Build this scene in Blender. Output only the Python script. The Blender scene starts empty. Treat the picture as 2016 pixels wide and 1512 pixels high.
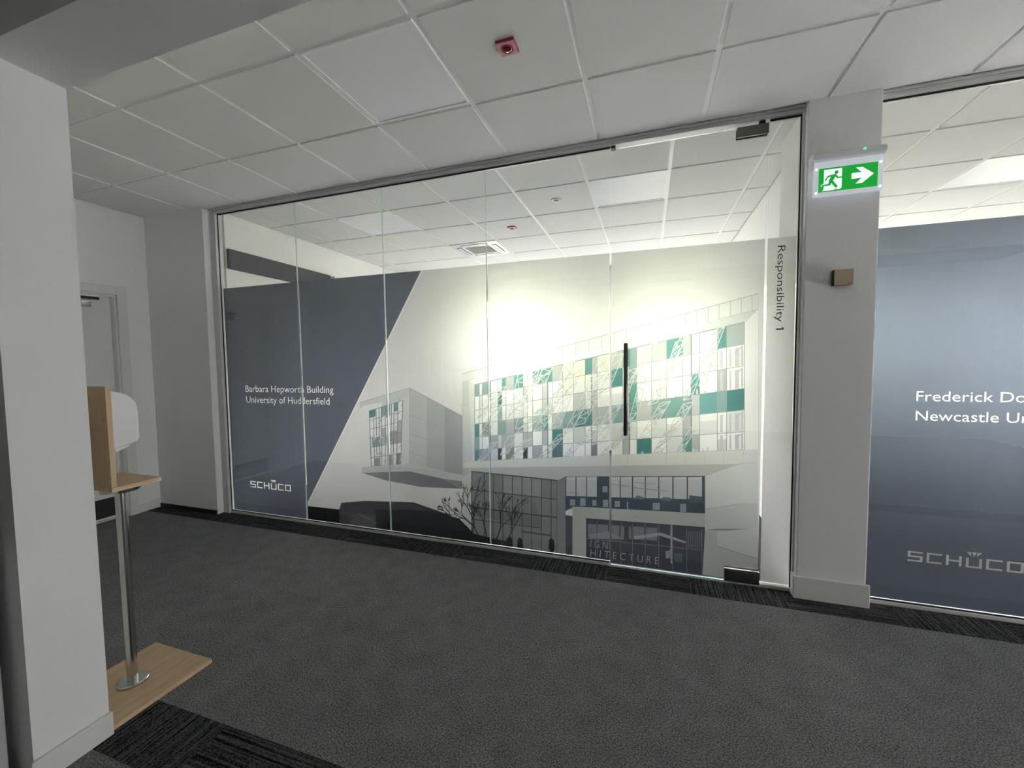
import bpy, bmesh, math, random
import numpy as np
from mathutils import Vector, Matrix
from mathutils.geometry import delaunay_2d_cdt

# ------------------------------------------------------------------ camera, world, light, exposure
scene = bpy.context.scene
COL = scene.collection
F_PX, YAW, PITCH, ROLL = 811.2, -0.3199, -0.0551, -0.0122
CAM = Vector((3.9056, -2.7685, 1.3765))
_cy, _sy, _cp, _sp = math.cos(YAW), math.sin(YAW), math.cos(PITCH), math.sin(PITCH)
FWD = Vector((_sy * _cp, _cy * _cp, _sp))
_r = Vector((_cy, -_sy, 0)); _u = _r.cross(FWD)
RGT = math.cos(ROLL) * _r + math.sin(ROLL) * _u
UPV = -math.sin(ROLL) * _r + math.cos(ROLL) * _u
cam_data = bpy.data.cameras.new('camera'); cam = bpy.data.objects.new('camera', cam_data); COL.objects.link(cam)
cam.matrix_world = Matrix((( RGT.x, UPV.x, -FWD.x, CAM.x), (RGT.y, UPV.y, -FWD.y, CAM.y), (RGT.z, UPV.z, -FWD.z, CAM.z), (0, 0, 0, 1)))
cam_data.sensor_width = 36.0; cam_data.lens = 36.0 * F_PX / 2016.0; cam_data.clip_start = 0.02
scene.camera = cam

SKY = 17.0
world = bpy.data.worlds.new('overcast_sky'); scene.world = world; world.use_nodes = True
_bg = world.node_tree.nodes['Background']
_bg.inputs['Color'].default_value = (0.985, 0.975, 1.0, 1); _bg.inputs['Strength'].default_value = SKY
vs = scene.view_settings
vs.view_transform = 'Standard'; vs.look = 'None'; vs.gamma = 1.0; vs.use_curve_mapping = False; vs.exposure = 1.25
scene.display_settings.display_device = 'sRGB'
scene.cycles.max_bounces = 14; scene.cycles.diffuse_bounces = 6; scene.cycles.glossy_bounces = 4
scene.cycles.transmission_bounces = 10; scene.cycles.transparent_max_bounces = 24
scene.cycles.sample_clamp_indirect = 20.0

def portal(name, center, normal, w, h):
    """daylight portal filling a window opening (guides sky sampling, adds no light of its own)"""
    ld = bpy.data.lights.new(name, 'AREA'); ld.shape = 'RECTANGLE'; ld.size = w; ld.size_y = h
    ld.cycles.is_portal = True
    o = bpy.data.objects.new(name, ld); COL.objects.link(o)
    o.location = center; o.rotation_euler = Vector(normal).to_track_quat('-Z', 'Z').to_euler()
    return o
# window openings (x0, x1, z0, z1) in the far wall of the rooms, and the added daylight openings of the corridor side
YB = 3.60
FAR_WINDOWS = [(1.15, 2.70, 0.45, 2.42), (3.45, 4.75, 0.45, 2.42), (5.45, 6.85, 0.45, 2.45), (7.45, 8.75, 0.45, 2.45)]
NEAR_WINDOWS = []                              # the hall behind the photographer is dark
ADDED_END_OPENING = (-1.4, -0.2, 0.05, 0.8)           # y0, y1, z0, z1; unseen opening added low to light ceiling and wall end
X_END, Y_NEAR = 9.2, -6.0
for (a, b, c, d) in FAR_WINDOWS: portal('daylight_portal', ((a+b)/2, YB+0.12, (c+d)/2), (0, -1, 0), b-a, d-c)
for (a, b, c, d) in NEAR_WINDOWS: portal('daylight_portal', ((a+b)/2, Y_NEAR-0.12, (c+d)/2), (0, 1, 0), b-a, d-c)
portal('daylight_portal', (X_END+0.12, (ADDED_END_OPENING[0]+ADDED_END_OPENING[1])/2, (ADDED_END_OPENING[2]+ADDED_END_OPENING[3])/2), (-1, 0, 0), ADDED_END_OPENING[1]-ADDED_END_OPENING[0], ADDED_END_OPENING[3]-ADDED_END_OPENING[2])

# ------------------------------------------------------------------ helpers
def px_ray(u, v): return FWD + RGT * ((u - 1008.0) / F_PX) - UPV * ((v - 756.0) / F_PX)
def at_y(u, v, y):                      # point where a pixel's ray meets the plane Y = y
    d = px_ray(u, v); return CAM + d * ((y - CAM.y) / d.y)

def prop(o, label=None, cat=None, group=None, kind=None):
    if label: o['label'] = label
    if cat: o['category'] = cat
    if group: o['group'] = group
    if kind: o['kind'] = kind
    return o
def empty(name, loc=(0, 0, 0), parent=None):
    o = bpy.data.objects.new(name, None); COL.objects.link(o); o.location = loc; o.empty_display_size = 0.05
    if parent: o.parent = parent
    return o
class MB:
    """collects shapes of ONE part, then links them as one mesh"""
    def __init__(s): s.bm = bmesh.new()
    def box(s, x0, x1, y0, y1, z0, z1):
        vs_ = [s.bm.verts.new(p) for p in ((x0,y0,z0),(x1,y0,z0),(x1,y1,z0),(x0,y1,z0),(x0,y0,z1),(x1,y0,z1),(x1,y1,z1),(x0,y1,z1))]
        for f in ((0,3,2,1),(4,5,6,7),(0,1,5,4),(1,2,6,5),(2,3,7,6),(3,0,4,7)): s.bm.faces.new([vs_[i] for i in f])
        return s
    def prism(s, pts, axis, a, b):
        """extrude a 2D outline along an axis; pts are (u,v): x->(y,z), y->(x,z), z->(x,y)"""
        def m(u, v, w): return {'x': (w, u, v), 'y': (u, w, v), 'z': (u, v, w)}[axis]
        A = [s.bm.verts.new(m(u, v, a)) for u, v in pts]; B = [s.bm.verts.new(m(u, v, b)) for u, v in pts]
        s.bm.faces.new(A); s.bm.faces.new(B[::-1])
        n = len(pts)
        for i in range(n): s.bm.faces.new((A[i], B[i], B[(i+1) % n], A[(i+1) % n]))
        return s
    def lathe(s, prof, c, axis='z', n=32):
        """revolve (r, h) profile about an axis through c"""
        rings = []
        for r, h in prof:
            ring = []
            for k in range(n):
                t = 2*math.pi*k/n; a, b = r*math.cos(t), r*math.sin(t)
                p = {'z': (a, b, h), 'y': (a, h, b), 'x': (h, a, b)}[axis]
                ring.append(s.bm.verts.new((c[0]+p[0], c[1]+p[1], c[2]+p[2])))
            rings.append(ring)
        for i in range(len(rings)-1):
            for k in range(n): s.bm.faces.new((rings[i][k], rings[i][(k+1) % n], rings[i+1][(k+1) % n], rings[i+1][k]))
        s.bm.faces.new(rings[0][::-1]); s.bm.faces.new(rings[-1])
        return s
    def build(s, name, m, parent=None, bevel=0.0, smooth=False, seg=2):
        bmesh.ops.recalc_face_normals(s.bm, faces=s.bm.faces[:])
        if bevel: bmesh.ops.bevel(s.bm, geom=s.bm.edges[:], offset=bevel, segments=seg, profile=0.5, affect='EDGES', clamp_overlap=True)
        me = bpy.data.meshes.new(name); s.bm.to_mesh(me); s.bm.free()
        if smooth:
            for p in me.polygons: p.use_smooth = True
            try: me.set_sharp_from_angle(angle=math.radians(40))
            except Exception: pass
        me.materials.append(m)
        o = bpy.data.objects.new(name, me); COL.objects.link(o)
        if parent: o.parent = parent
        return o
def struct(o, label, cat): return prop(o, label, cat, kind='structure')
def child(o, parent):
    o.parent = parent
    if parent.type == 'EMPTY' or any(parent.location): o.matrix_parent_inverse = Matrix.Translation(-Vector(parent.location))
    return o

# ------------------------------------------------------------------ materials
def new_mat(name):
    m = bpy.data.materials.new(name); m.use_nodes = True
    nt = m.node_tree; nt.nodes.clear()
    out = nt.nodes.new('ShaderNodeOutputMaterial')
    return m, nt, out
def mat(name, col, rough=0.6, metal=0.0, noise=0.0, scale=60.0, bump=0.0, spec=0.5, emit=None, estr=0.0, coat=0.0):
    m, nt, out = new_mat(name)
    b = nt.nodes.new('ShaderNodeBsdfPrincipled'); nt.links.new(b.outputs[0], out.inputs[0])
    b.inputs['Base Color'].default_value = (*col, 1); b.inputs['Roughness'].default_value = rough
    b.inputs['Metallic'].default_value = metal; b.inputs['Specular IOR Level'].default_value = spec
    b.inputs['Coat Weight'].default_value = coat
    if emit: b.inputs['Emission Color'].default_value = (*emit, 1); b.inputs['Emission Strength'].default_value = estr
    if noise or bump:
        tc = nt.nodes.new('ShaderNodeTexCoord'); n = nt.nodes.new('ShaderNodeTexNoise')
        n.inputs['Scale'].default_value = scale; n.inputs['Detail'].default_value = 4
        nt.links.new(tc.outputs['Object'], n.inputs['Vector'])
        if noise:
            r = nt.nodes.new('ShaderNodeMapRange'); r.inputs[1].default_value = 0.25; r.inputs[2].default_value = 0.75
            r.inputs[3].default_value = 1 - noise; r.inputs[4].default_value = 1 + noise
            mx = nt.nodes.new('ShaderNodeVectorMath'); mx.operation = 'SCALE'; mx.inputs[0].default_value = col
            nt.links.new(n.outputs['Fac'], r.inputs[0]); nt.links.new(r.outputs[0], mx.inputs['Scale']); nt.links.new(mx.outputs[0], b.inputs['Base Color'])
        if bump:
            bp = nt.nodes.new('ShaderNodeBump'); bp.inputs['Strength'].default_value = bump; bp.inputs['Distance'].default_value = 0.002
            nt.links.new(n.outputs['Fac'], bp.inputs['Height']); nt.links.new(bp.outputs[0], b.inputs['Normal'])
    return m
def wood_mat(name, c1, c2, axis=1):
    m, nt, out = new_mat(name)
    b = nt.nodes.new('ShaderNodeBsdfPrincipled'); nt.links.new(b.outputs[0], out.inputs[0]); b.inputs['Roughness'].default_value = 0.5
    tc = nt.nodes.new('ShaderNodeTexCoord'); mp = nt.nodes.new('ShaderNodeMapping')
    sc = [60, 60, 60]; sc[axis] = 3; mp.inputs['Scale'].default_value = sc
    n = nt.nodes.new('ShaderNodeTexNoise'); n.inputs['Scale'].default_value = 1.5; n.inputs['Detail'].default_value = 5
    r = nt.nodes.new('ShaderNodeValToRGB'); r.color_ramp.elements[0].color = (*c1, 1); r.color_ramp.elements[1].color = (*c2, 1)
    r.color_ramp.elements[0].position = 0.3; r.color_ramp.elements[1].position = 0.7
    nt.links.new(tc.outputs['Object'], mp.inputs[0]); nt.links.new(mp.outputs[0], n.inputs['Vector'])
    nt.links.new(n.outputs['Fac'], r.inputs[0]); nt.links.new(r.outputs[0], b.inputs['Base Color'])
    return m
def carpet_mat(name, dark, light, fine=170.0, stripe=None):
    """pile carpet: fine speckle, soft mottling; stripe = 0/1 adds pale ribs running along x / y"""
    m, nt, out = new_mat(name)
    b = nt.nodes.new('ShaderNodeBsdfPrincipled'); nt.links.new(b.outputs[0], out.inputs[0])
    b.inputs['Roughness'].default_value = 1.0; b.inputs['Specular IOR Level'].default_value = 0.1
    tc = nt.nodes.new('ShaderNodeTexCoord')
    n1 = nt.nodes.new('ShaderNodeTexNoise'); n1.inputs['Scale'].default_value = fine; n1.inputs['Detail'].default_value = 3
    n2 = nt.nodes.new('ShaderNodeTexNoise'); n2.inputs['Scale'].default_value = 9; n2.inputs['Detail'].default_value = 5
    r = nt.nodes.new('ShaderNodeValToRGB'); r.color_ramp.elements[0].color = (*dark, 1); r.color_ramp.elements[1].color = (*light, 1)
    r.color_ramp.elements[0].position = 0.33; r.color_ramp.elements[1].position = 0.67
    a = nt.nodes.new('ShaderNodeMath'); a.operation = 'MULTIPLY_ADD'; a.inputs[1].default_value = 0.12
    s_ = nt.nodes.new('ShaderNodeMath'); s_.operation = 'MULTIPLY'; s_.inputs[1].default_value = 0.88
    nt.links.new(n1.outputs['Fac'], s_.inputs[0]); nt.links.new(n2.outputs['Fac'], a.inputs[0]); nt.links.new(s_.outputs[0], a.inputs[2])
    src = a.outputs[0]
    if stripe is not None:
        mp = nt.nodes.new('ShaderNodeMapping'); sc = [420, 420, 1]; sc[stripe] = 6; mp.inputs['Scale'].default_value = sc
        n3 = nt.nodes.new('ShaderNodeTexNoise'); n3.inputs['Scale'].default_value = 0.25; n3.inputs['Detail'].default_value = 3
        nt.links.new(tc.outputs['Object'], mp.inputs[0]); nt.links.new(mp.outputs[0], n3.inputs['Vector'])
        a2 = nt.nodes.new('ShaderNodeMath'); a2.operation = 'MULTIPLY_ADD'; a2.inputs[1].default_value = 1.4; a2.inputs[2].default_value = -0.7
        a3 = nt.nodes.new('ShaderNodeMath'); a3.operation = 'ADD'
        nt.links.new(n3.outputs['Fac'], a2.inputs[0]); nt.links.new(a2.outputs[0], a3.inputs[0]); nt.links.new(src, a3.inputs[1]); src = a3.outputs[0]
    else:
        nt.links.new(tc.outputs['Object'], n2.inputs['Vector'])
    nt.links.new(tc.outputs['Object'], n1.inputs['Vector'])
    nt.links.new(src, r.inputs[0]); nt.links.new(r.outputs[0], b.inputs['Base Color'])
    bp = nt.nodes.new('ShaderNodeBump'); bp.inputs['Strength'].default_value = 0.6; bp.inputs['Distance'].default_value = 0.004
    nt.links.new(n1.outputs['Fac'], bp.inputs['Height']); nt.links.new(bp.outputs[0], b.inputs['Normal'])
    return m
def glass_mat(name, tint=(0.985, 0.988, 0.98)):
    m, nt, out = new_mat(name)
    t = nt.nodes.new('ShaderNodeBsdfTransparent'); t.inputs[0].default_value = (*tint, 1)
    g = nt.nodes.new('ShaderNodeBsdfGlossy'); g.inputs['Roughness'].default_value = 0.0
    f = nt.nodes.new('ShaderNodeFresnel')
    ge = nt.nodes.new('ShaderNodeNewGeometry'); mr = nt.nodes.new('ShaderNodeMapRange')      # same reflectance from either side of a face
    mr.inputs[3].default_value = 1.5; mr.inputs[4].default_value = 1/1.5
    nt.links.new(ge.outputs['Backfacing'], mr.inputs[0]); nt.links.new(mr.outputs[0], f.inputs[0])
    mx = nt.nodes.new('ShaderNodeMixShader')
    nt.links.new(f.outputs[0], mx.inputs[0]); nt.links.new(t.outputs[0], mx.inputs[1]); nt.links.new(g.outputs[0], mx.inputs[2]); nt.links.new(mx.outputs[0], out.inputs[0])
    return m
def frost_mat(name):
    """frosted backing of the printed film: blurs what stands behind it"""
    m, nt, out = new_mat(name)
    rf = nt.nodes.new('ShaderNodeBsdfRefraction'); rf.inputs['Color'].default_value = (1, 1, 1, 1); rf.inputs['Roughness'].default_value = FROST_ROUGH; rf.inputs['IOR'].default_value = 1.45
    tl = nt.nodes.new('ShaderNodeBsdfTranslucent'); tl.inputs[0].default_value = (0.95, 0.95, 0.95, 1)
    df = nt.nodes.new('ShaderNodeBsdfDiffuse'); df.inputs[0].default_value = (0.9, 0.9, 0.9, 1)
    m1 = nt.nodes.new('ShaderNodeMixShader'); m1.inputs[0].default_value = 0.18
    m2 = nt.nodes.new('ShaderNodeMixShader'); m2.inputs[0].default_value = 0.05
    nt.links.new(rf.outputs[0], m1.inputs[1]); nt.links.new(tl.outputs[0], m1.inputs[2])
    nt.links.new(m1.outputs[0], m2.inputs[1]); nt.links.new(df.outputs[0], m2.inputs[2]); nt.links.new(m2.outputs[0], out.inputs[0])
    return m
def edge_mat(name):
    """ground glass edge: carries the light of the room behind through to the front"""
    m, nt, out = new_mat(name)
    t = nt.nodes.new('ShaderNodeBsdfTranslucent'); t.inputs[0].default_value = (0.86, 0.97, 0.94, 1)
    g = nt.nodes.new('ShaderNodeBsdfGlossy'); g.inputs['Roughness'].default_value = 0.15
    mx = nt.nodes.new('ShaderNodeMixShader'); mx.inputs[0].default_value = 0.12
    nt.links.new(t.outputs[0], mx.inputs[1]); nt.links.new(g.outputs[0], mx.inputs[2]); nt.links.new(mx.outputs[0], out.inputs[0])
    return m
def ink_mat(name):
    """translucent printing ink: filters the light by the artwork's colour (face attribute 'ink')"""
    m, nt, out = new_mat(name)
    at = nt.nodes.new('ShaderNodeAttribute'); at.attribute_name = 'ink'
    t = nt.nodes.new('ShaderNodeBsdfTransparent'); d = nt.nodes.new('ShaderNodeBsdfDiffuse')
    mx = nt.nodes.new('ShaderNodeMixShader'); mx.inputs[0].default_value = 0.07
    nt.links.new(at.outputs['Color'], t.inputs[0]); nt.links.new(at.outputs['Color'], d.inputs[0])
    nt.links.new(t.outputs[0], mx.inputs[1]); nt.links.new(d.outputs[0], mx.inputs[2]); nt.links.new(mx.outputs[0], out.inputs[0])
    return m
FROST_ROUGH = 0.58
M = {
 'wall': mat('white_wall_paint', (0.83, 0.83, 0.82), 0.75, noise=0.03, scale=300, bump=0.1),
 'roomwall': mat('white_room_paint', (0.88, 0.87, 0.85), 0.75, noise=0.02, scale=300),
 'tile': mat('mineral_fibre_tile', (0.80, 0.795, 0.775), 0.95, noise=0.06, scale=260, bump=0.35, spec=0.1),
 'tee': mat('white_ceiling_grid', (0.90, 0.90, 0.89), 0.4),
 'slab': mat('ceiling_void_board', (0.5, 0.5, 0.48), 0.9, noise=0.02, scale=20),
 'carpet': carpet_mat('grey_carpet', (0.055, 0.055, 0.056), (0.34, 0.34, 0.34)),
 'roomcarpet': carpet_mat('charcoal_carpet', (0.012, 0.012, 0.013), (0.07, 0.07, 0.072)),
 'rib_x': carpet_mat('black_ribbed_carpet_across', (0.008, 0.008, 0.008), (0.10, 0.10, 0.10), stripe=0),
 'rib_y': carpet_mat('black_ribbed_carpet_along', (0.008, 0.008, 0.008), (0.10, 0.10, 0.10), stripe=1),
 'frame': mat('pale_grey_aluminium', (0.62, 0.62, 0.61), 0.35, 0.0, noise=0.02, scale=40),
 'gasket': mat('black_gasket', (0.008, 0.008, 0.01), 0.5, noise=0.05, scale=80),
 'glass': glass_mat('clear_glass'),
 'edge': edge_mat('polished_glass_edge'),
 'frost': frost_mat('frosted_film'),
 'ink': ink_mat('film_print'),
 'vinyl': mat('black_vinyl', (0.006, 0.006, 0.012), 0.4, noise=0.05, scale=90),
 'steel': mat('brushed_steel', (0.62, 0.62, 0.60), 0.16, 1.0, noise=0.06, scale=200),
 'darksteel': mat('dark_steel_patch', (0.16, 0.16, 0.15), 0.4, 0.8, noise=0.08, scale=200),
 'handle': mat('dark_pull_handle', (0.11, 0.105, 0.10), 0.3, 0.8, noise=0.05, scale=100),
 'wood': wood_mat('light_oak_laminate', (0.58, 0.40, 0.245), (0.70, 0.50, 0.315), 1),
 'woodv': wood_mat('light_oak_laminate_upright', (0.56, 0.40, 0.24), (0.67, 0.49, 0.31), 2),
 'plastic': mat('white_plastic', (0.82, 0.82, 0.84), 0.25, noise=0.01, scale=30),
 'whitepaint': mat('white_gloss_paint', (0.74, 0.74, 0.71), 0.35, noise=0.01, scale=40),
 'red': mat('red_plastic', (0.33, 0.012, 0.03), 0.3, noise=0.05, scale=60),
 'redclear': mat('dark_red_lens', (0.16, 0.004, 0.012), 0.1, noise=0.05, scale=60, coat=0.5),
 'pinkwhite': mat('pale_pink_plastic', (0.66, 0.30, 0.36), 0.3, noise=0.03, scale=60),
 'led': mat('opal_diffuser', (0.86, 0.86, 0.90), 0.45, noise=0.01, scale=30),
 'darkpanel': mat('charcoal_panel', (0.055, 0.055, 0.068), 0.7, noise=0.06, scale=160),
 'grille': mat('grey_grille', (0.42, 0.42, 0.40), 0.6, noise=0.03, scale=90),
 'dark': mat('near_black_plastic', (0.012, 0.012, 0.013), 0.45, noise=0.05, scale=80),
 'beige': mat('beige_device_front', (0.50, 0.40, 0.28), 0.45, noise=0.05, scale=200),
 'signgreen': mat('sign_green', (0.0, 0.28, 0.03), 0.4, noise=0.02, scale=30, emit=(0.0, 0.42, 0.03), estr=0.28),
 'signwhite': mat('sign_white', (0.85, 0.85, 0.88), 0.4, noise=0.01, scale=30, emit=(0.9, 0.92, 1.0), estr=0.33),
 'signedge': mat('edge_lit_acrylic', (0.6, 0.62, 0.65), 0.2, noise=0.02, scale=30, emit=(0.86, 0.93, 1.0), estr=0.15),
 'screw': mat('glowing_stud', (0.9, 0.9, 0.9), 0.2, noise=0.01, scale=30, emit=(1, 1, 1), estr=0.45),  # unlit studs; their brightness is put in as emission
 'ledgreen': mat('green_indicator', (0.0, 0.5, 0.1), 0.3, noise=0.02, scale=30, emit=(0.02, 1.0, 0.25), estr=1.0),
 'blue': mat('blue_upholstery', (0.04, 0.24, 0.72), 0.8, noise=0.1, scale=200),
 'table': mat('white_tabletop', (0.55, 0.55, 0.54), 0.3, noise=0.02, scale=40),
 'leaf': mat('lime_foliage', (0.26, 0.275, 0.18), 0.8, noise=0.35, scale=9, bump=0.5),
 'paving': mat('grey_paving', (0.22, 0.22, 0.21), 0.9, noise=0.1, scale=3),
 'grey': mat('pale_grey_cabinet', (0.5, 0.5, 0.5), 0.5, noise=0.03, scale=60),
}

# ------------------------------------------------------------------ the setting: floor, ceilings, walls
ZC = 2.768                                   # ceiling plane
floor = struct(MB().box(-1.2, X_END+0.2, Y_NEAR-0.2, 0.0, -0.15, 0.0).build('floor', M['carpet']), 'grey flecked carpet floor of the corridor and hall', 'floor')
struct(MB().box(-1.2, X_END+0.2, 0.0, YB+0.2, -0.15, 0.0).build('floor', M['roomcarpet']), 'charcoal carpet floor of the glazed rooms', 'floor')
def tile_mesh(w, d, m, name):
    o = MB().box(-w/2, w/2, -d/2, d/2, 0, 0.002).build(name, m); me = o.data; bpy.data.objects.remove(o); return me
_cm = {}
def carpet_tile(x0, x1, y0, y1, rib):
    k = (round(x1-x0, 3), round(y1-y0, 3), rib)
    if k not in _cm: _cm[k] = tile_mesh(x1-x0-0.002, y1-y0-0.002, M[rib], 'carpet_tile')
    o = bpy.data.objects.new('carpet_tile', _cm[k]); COL.objects.link(o); o.location = ((x0+x1)/2, (y0+y1)/2, 0); o.parent = floor
for i in range(20):                          # black border row along the glass and one under the opening
    x0 = -0.845 + 0.5*i
    if x0 < 8.6: carpet_tile(x0, x0+0.5, -0.215, -0.0235, 'rib_x' if i % 2 else 'rib_y')
for i in range(13):
    x0 = 1.89 + 0.5*i
    carpet_tile(max(x0, 1.89), x0+0.5, -1.91, -1.69, 'rib_y' if i % 2 == 0 else 'rib_x')

_tm = {}
def ceiling(label, X0, X1, Y0, Y1, gx, gy, skip=()):
    """suspended ceiling: board above, white grid bars, every lay-in tile a part of its own"""
    c = struct(MB().box(X0, X1, Y0, Y1, ZC+0.004, ZC+0.05).build('ceiling', M['slab']), label, 'ceiling')
    def lines(a, b, g):
        k = math.floor((a-g)/0.6)+1; L = [a]
        while g+0.6*k < b-1e-4:
            if g+0.6*k > a+1e-4: L.append(g+0.6*k)
            k += 1
        return L+[b]
    LX, LY = lines(X0, X1, gx), lines(Y0, Y1, gy)
    for x in LX[1:-1]: MB().box(x-0.014, x+0.014, Y0, Y1, ZC, ZC+0.004).build('grid_bar', M['tee'], c)
    for y in LY[1:-1]: MB().box(X0, X1, y-0.014, y+0.014, ZC-0.0003, ZC+0.004).build('grid_bar', M['tee'], c)
    for i in range(len(LX)-1):
        for j in range(len(LY)-1):
            x0, x1, y0, y1 = LX[i], LX[i+1], LY[j], LY[j+1]
            if any(abs((x0+x1)/2-a) < 0.2 and abs((y0+y1)/2-b) < 0.2 for a, b in skip): continue
            if x1-x0 < 0.03 or y1-y0 < 0.03: continue
            k = (round(x1-x0, 3), round(y1-y0, 3))
            if k not in _tm:
                w, d = k[0]-0.026, k[1]-0.026
                o = MB().prism([(-w/2, -d/2), (w/2, -d/2), (w/2, d/2), (-w/2, d/2)], 'z', -0.008, 0.0038).build('ceiling_tile', M['tile'])
                _tm[k] = o.data; bpy.data.objects.remove(o)
            o = bpy.data.objects.new('ceiling_tile', _tm[k]); COL.objects.link(o); o.location = ((x0+x1)/2, (y0+y1)/2, ZC); o.parent = c
    return c
LED_C = (2.7, -0.948); LED_1 = (1.345, 0.82); LED_2 = (3.745, 0.82); LED_3 = (6.46, 1.42); AC = (1.945, 2.02)
ceiling('suspended tile ceiling of the corridor outside the glass', -0.62, X_END, -1.85, 0.0, 0.0, -0.648, [LED_C])
ceiling('suspended tile ceiling of the bright room behind the mural', 0.21, 4.84, 0.0, YB, 1.045, 0.52, [LED_1, LED_2, AC])
ceiling('suspended tile ceiling of the room behind the navy film', 5.0, X_END, 0.0, YB, 5.56, 0.52, [LED_3])
struct(MB().box(-1.2, X_END+0.2, Y_NEAR-0.2, -2.05, 2.9, 3.0).build('ceiling', M['slab']), 'plain ceiling of the hall before the opening', 'ceiling')
struct(MB().box(-1.2, X_END+0.2, -2.05, YB+0.2, 2.95, 3.05).build('ceiling', M['slab']), 'concrete soffit above the suspended tile ceilings', 'ceiling')

def wall_with_openings(name, label, axis, a0, a1, w0, w1, z0, z1, holes, m):
    """wall slab with rectangular openings; axis 'x' runs along x (w = y extent), axis 'y' runs along y (w = x extent)"""
    mb = MB(); xs = sorted({a0, a1, *[h[0] for h in holes], *[h[1] for h in holes]})
    for i in range(len(xs)-1):
        a, b = xs[i], xs[i+1]; h = [q for q in holes if q[0] <= a+1e-6 and q[1] >= b-1e-6]
        for (lo, hi) in ([(z0, h[0][2]), (h[0][3], z1)] if h else [(z0, z1)]):
            if hi-lo < 1e-4: continue
            if axis == 'x': mb.box(a, b, w0, w1, lo, hi)
            else: mb.box(w0, w1, a, b, lo, hi)
    return struct(mb.build(name, m), label, 'wall')
wall_with_openings('wall_back', 'white far wall of the rooms with tall window openings', 'x', 0.0, X_END+0.2, YB, YB+0.2, 0, 2.95, FAR_WINDOWS, M['roomwall'])
wall_with_openings('wall_near', 'plain white wall of the dark hall', 'x', -1.2, X_END+0.2, Y_NEAR-0.2, Y_NEAR, 0, 2.9, NEAR_WINDOWS, M['wall'])
wall_with_openings('wall_end', 'white wall at the corridor end with a low opening added for light', 'y', Y_NEAR, 0.0, X_END, X_END+0.2, 0, 2.95, [ADDED_END_OPENING], M['wall'])
struct(MB().box(X_END, X_END+0.2, 0.0, YB, 0, 2.95).build('wall_end', M['roomwall']), 'white side wall of the room behind the navy film', 'wall')
struct(MB().box(-1.4, -1.2, Y_NEAR-0.2, -1.85, 0, 3.05).build('wall_hall', M['wall']), 'plain white side wall of the dark hall', 'wall')
struct(MB().box(0.0, 0.21, 0.06, YB, 0, 2.95).build('wall_room_left', M['roomwall']), 'white left wall of the room carrying the charcoal panel', 'wall')
mb = MB().box(4.84, 5.0, 0.41, YB, 0, 2.95)
struct(mb.build('wall_room_right', M['roomwall']), 'white wall dividing the two glazed rooms', 'wall')
struct(MB().box(-0.62, 0.150, -0.090, 0.06, 0, ZC).build('wall_front', M['wall'], bevel=0.004), 'white wall beside the glass, meeting the door wall', 'wall')
struct(MB().box(4.717, 5.048, -0.075, 0.41, 0, ZC+0.1).build('wall_column', M['wall'], bevel=0.006), 'white column between the two glazed screens with exit sign', 'wall')
struct(MB().box(4.702, 5.062, -0.09, -0.0755, 0, 0.13).build('baseboard_column', M['whitepaint'], bevel=0.004), 'white skirting board wrapping the foot of the column', 'skirting')
struct(MB().box(4.702, 4.7165, -0.0755, -0.03, 0, 0.13).build('baseboard_column', M['whitepaint'], bevel=0.003), 'short white skirting return on the side of the column', 'skirting')
# portal wall with the opening the photograph is taken through
mb = MB().box(-1.2, 2.0, -2.05, -1.85, 0, 2.95)
mb.box(2.0, X_END, -2.05, -1.85, 2.33, 2.95)
struct(mb.build('wall_opening', M['wall']), 'white wall end and lintel of the opening towards the corridor', 'wall')
struct(MB().box(2.0005, 2.015, -2.06, -1.845, 0, 0.088).build('baseboard_opening', M['whitepaint'], bevel=0.004), 'white skirting board at the foot of the wall end', 'skirting')
struct(MB().box(1.0, 1.985, -2.075, -2.051, 2.48, 2.56).build('trim_1', M['grille'], bevel=0.004), 'grey trunking on the near face of the lintel', 'trunking')

# ------------------------------------------------------------------ left wall with white door
XL = -0.62; D = -0.095                      # plane of the door wall, shift of the door along it
mb = MB().box(XL-0.15, XL, D-0.225, 0.06, 0, 2.95).box(XL-0.15, XL, D-1.11, D-0.225, 2.03, 2.95).box(XL-0.15, XL, -1.85, D-1.11, 0, 2.95)
struct(mb.build('wall_left', M['wall']), 'white side wall holding the white door', 'wall')
d1 = struct(empty('door_1', (XL, D-0.66, 0)), 'white painted door with overhead closer and black kick plate', 'door')
child(MB().box(XL-0.10, XL-0.055, D-1.07, D-0.265, 0.012, 1.99).build('door_leaf', M['whitepaint'], bevel=0.003), d1)
child(MB().box(XL-0.054, XL-0.052, D-1.06, D-0.28, 0.03, 0.20).build('kick_plate', M['dark']), d1)
mb = MB().box(XL-0.14, XL-0.002, D-0.264, D-0.226, 0, 2.03).box(XL-0.14, XL-0.002, D-1.109, D-1.071, 0, 2.03).box(XL-0.14, XL-0.002, D-1.071, D-0.264, 1.992, 2.029)
child(mb.build('door_lining', M['whitepaint'], bevel=0.002), d1)
mb = MB().box(XL+0.0005, XL+0.02, D-0.25, D-0.175, 0, 2.085).box(XL+0.0005, XL+0.02, D-1.16, D-1.085, 0, 2.085).box(XL+0.0005, XL+0.02, D-1.085, D-0.25, 2.01, 2.085)
child(mb.build('architrave', M['whitepaint'], bevel=0.004), d1)
child(MB().box(XL-0.10, XL+0.01, D-1.07, D-0.265, 0.0005, 0.011).build('threshold', M['steel']), d1)
cl = child(MB().box(XL-0.0545, XL-0.004, D-0.68, D-0.42, 1.885, 1.945).build('door_closer', M['steel'], bevel=0.006), d1)
MB().box(XL-0.040, XL-0.015, D-0.70, D-0.36, 1.955, 1.975).build('closer_arm', M['dark'], cl)
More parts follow.
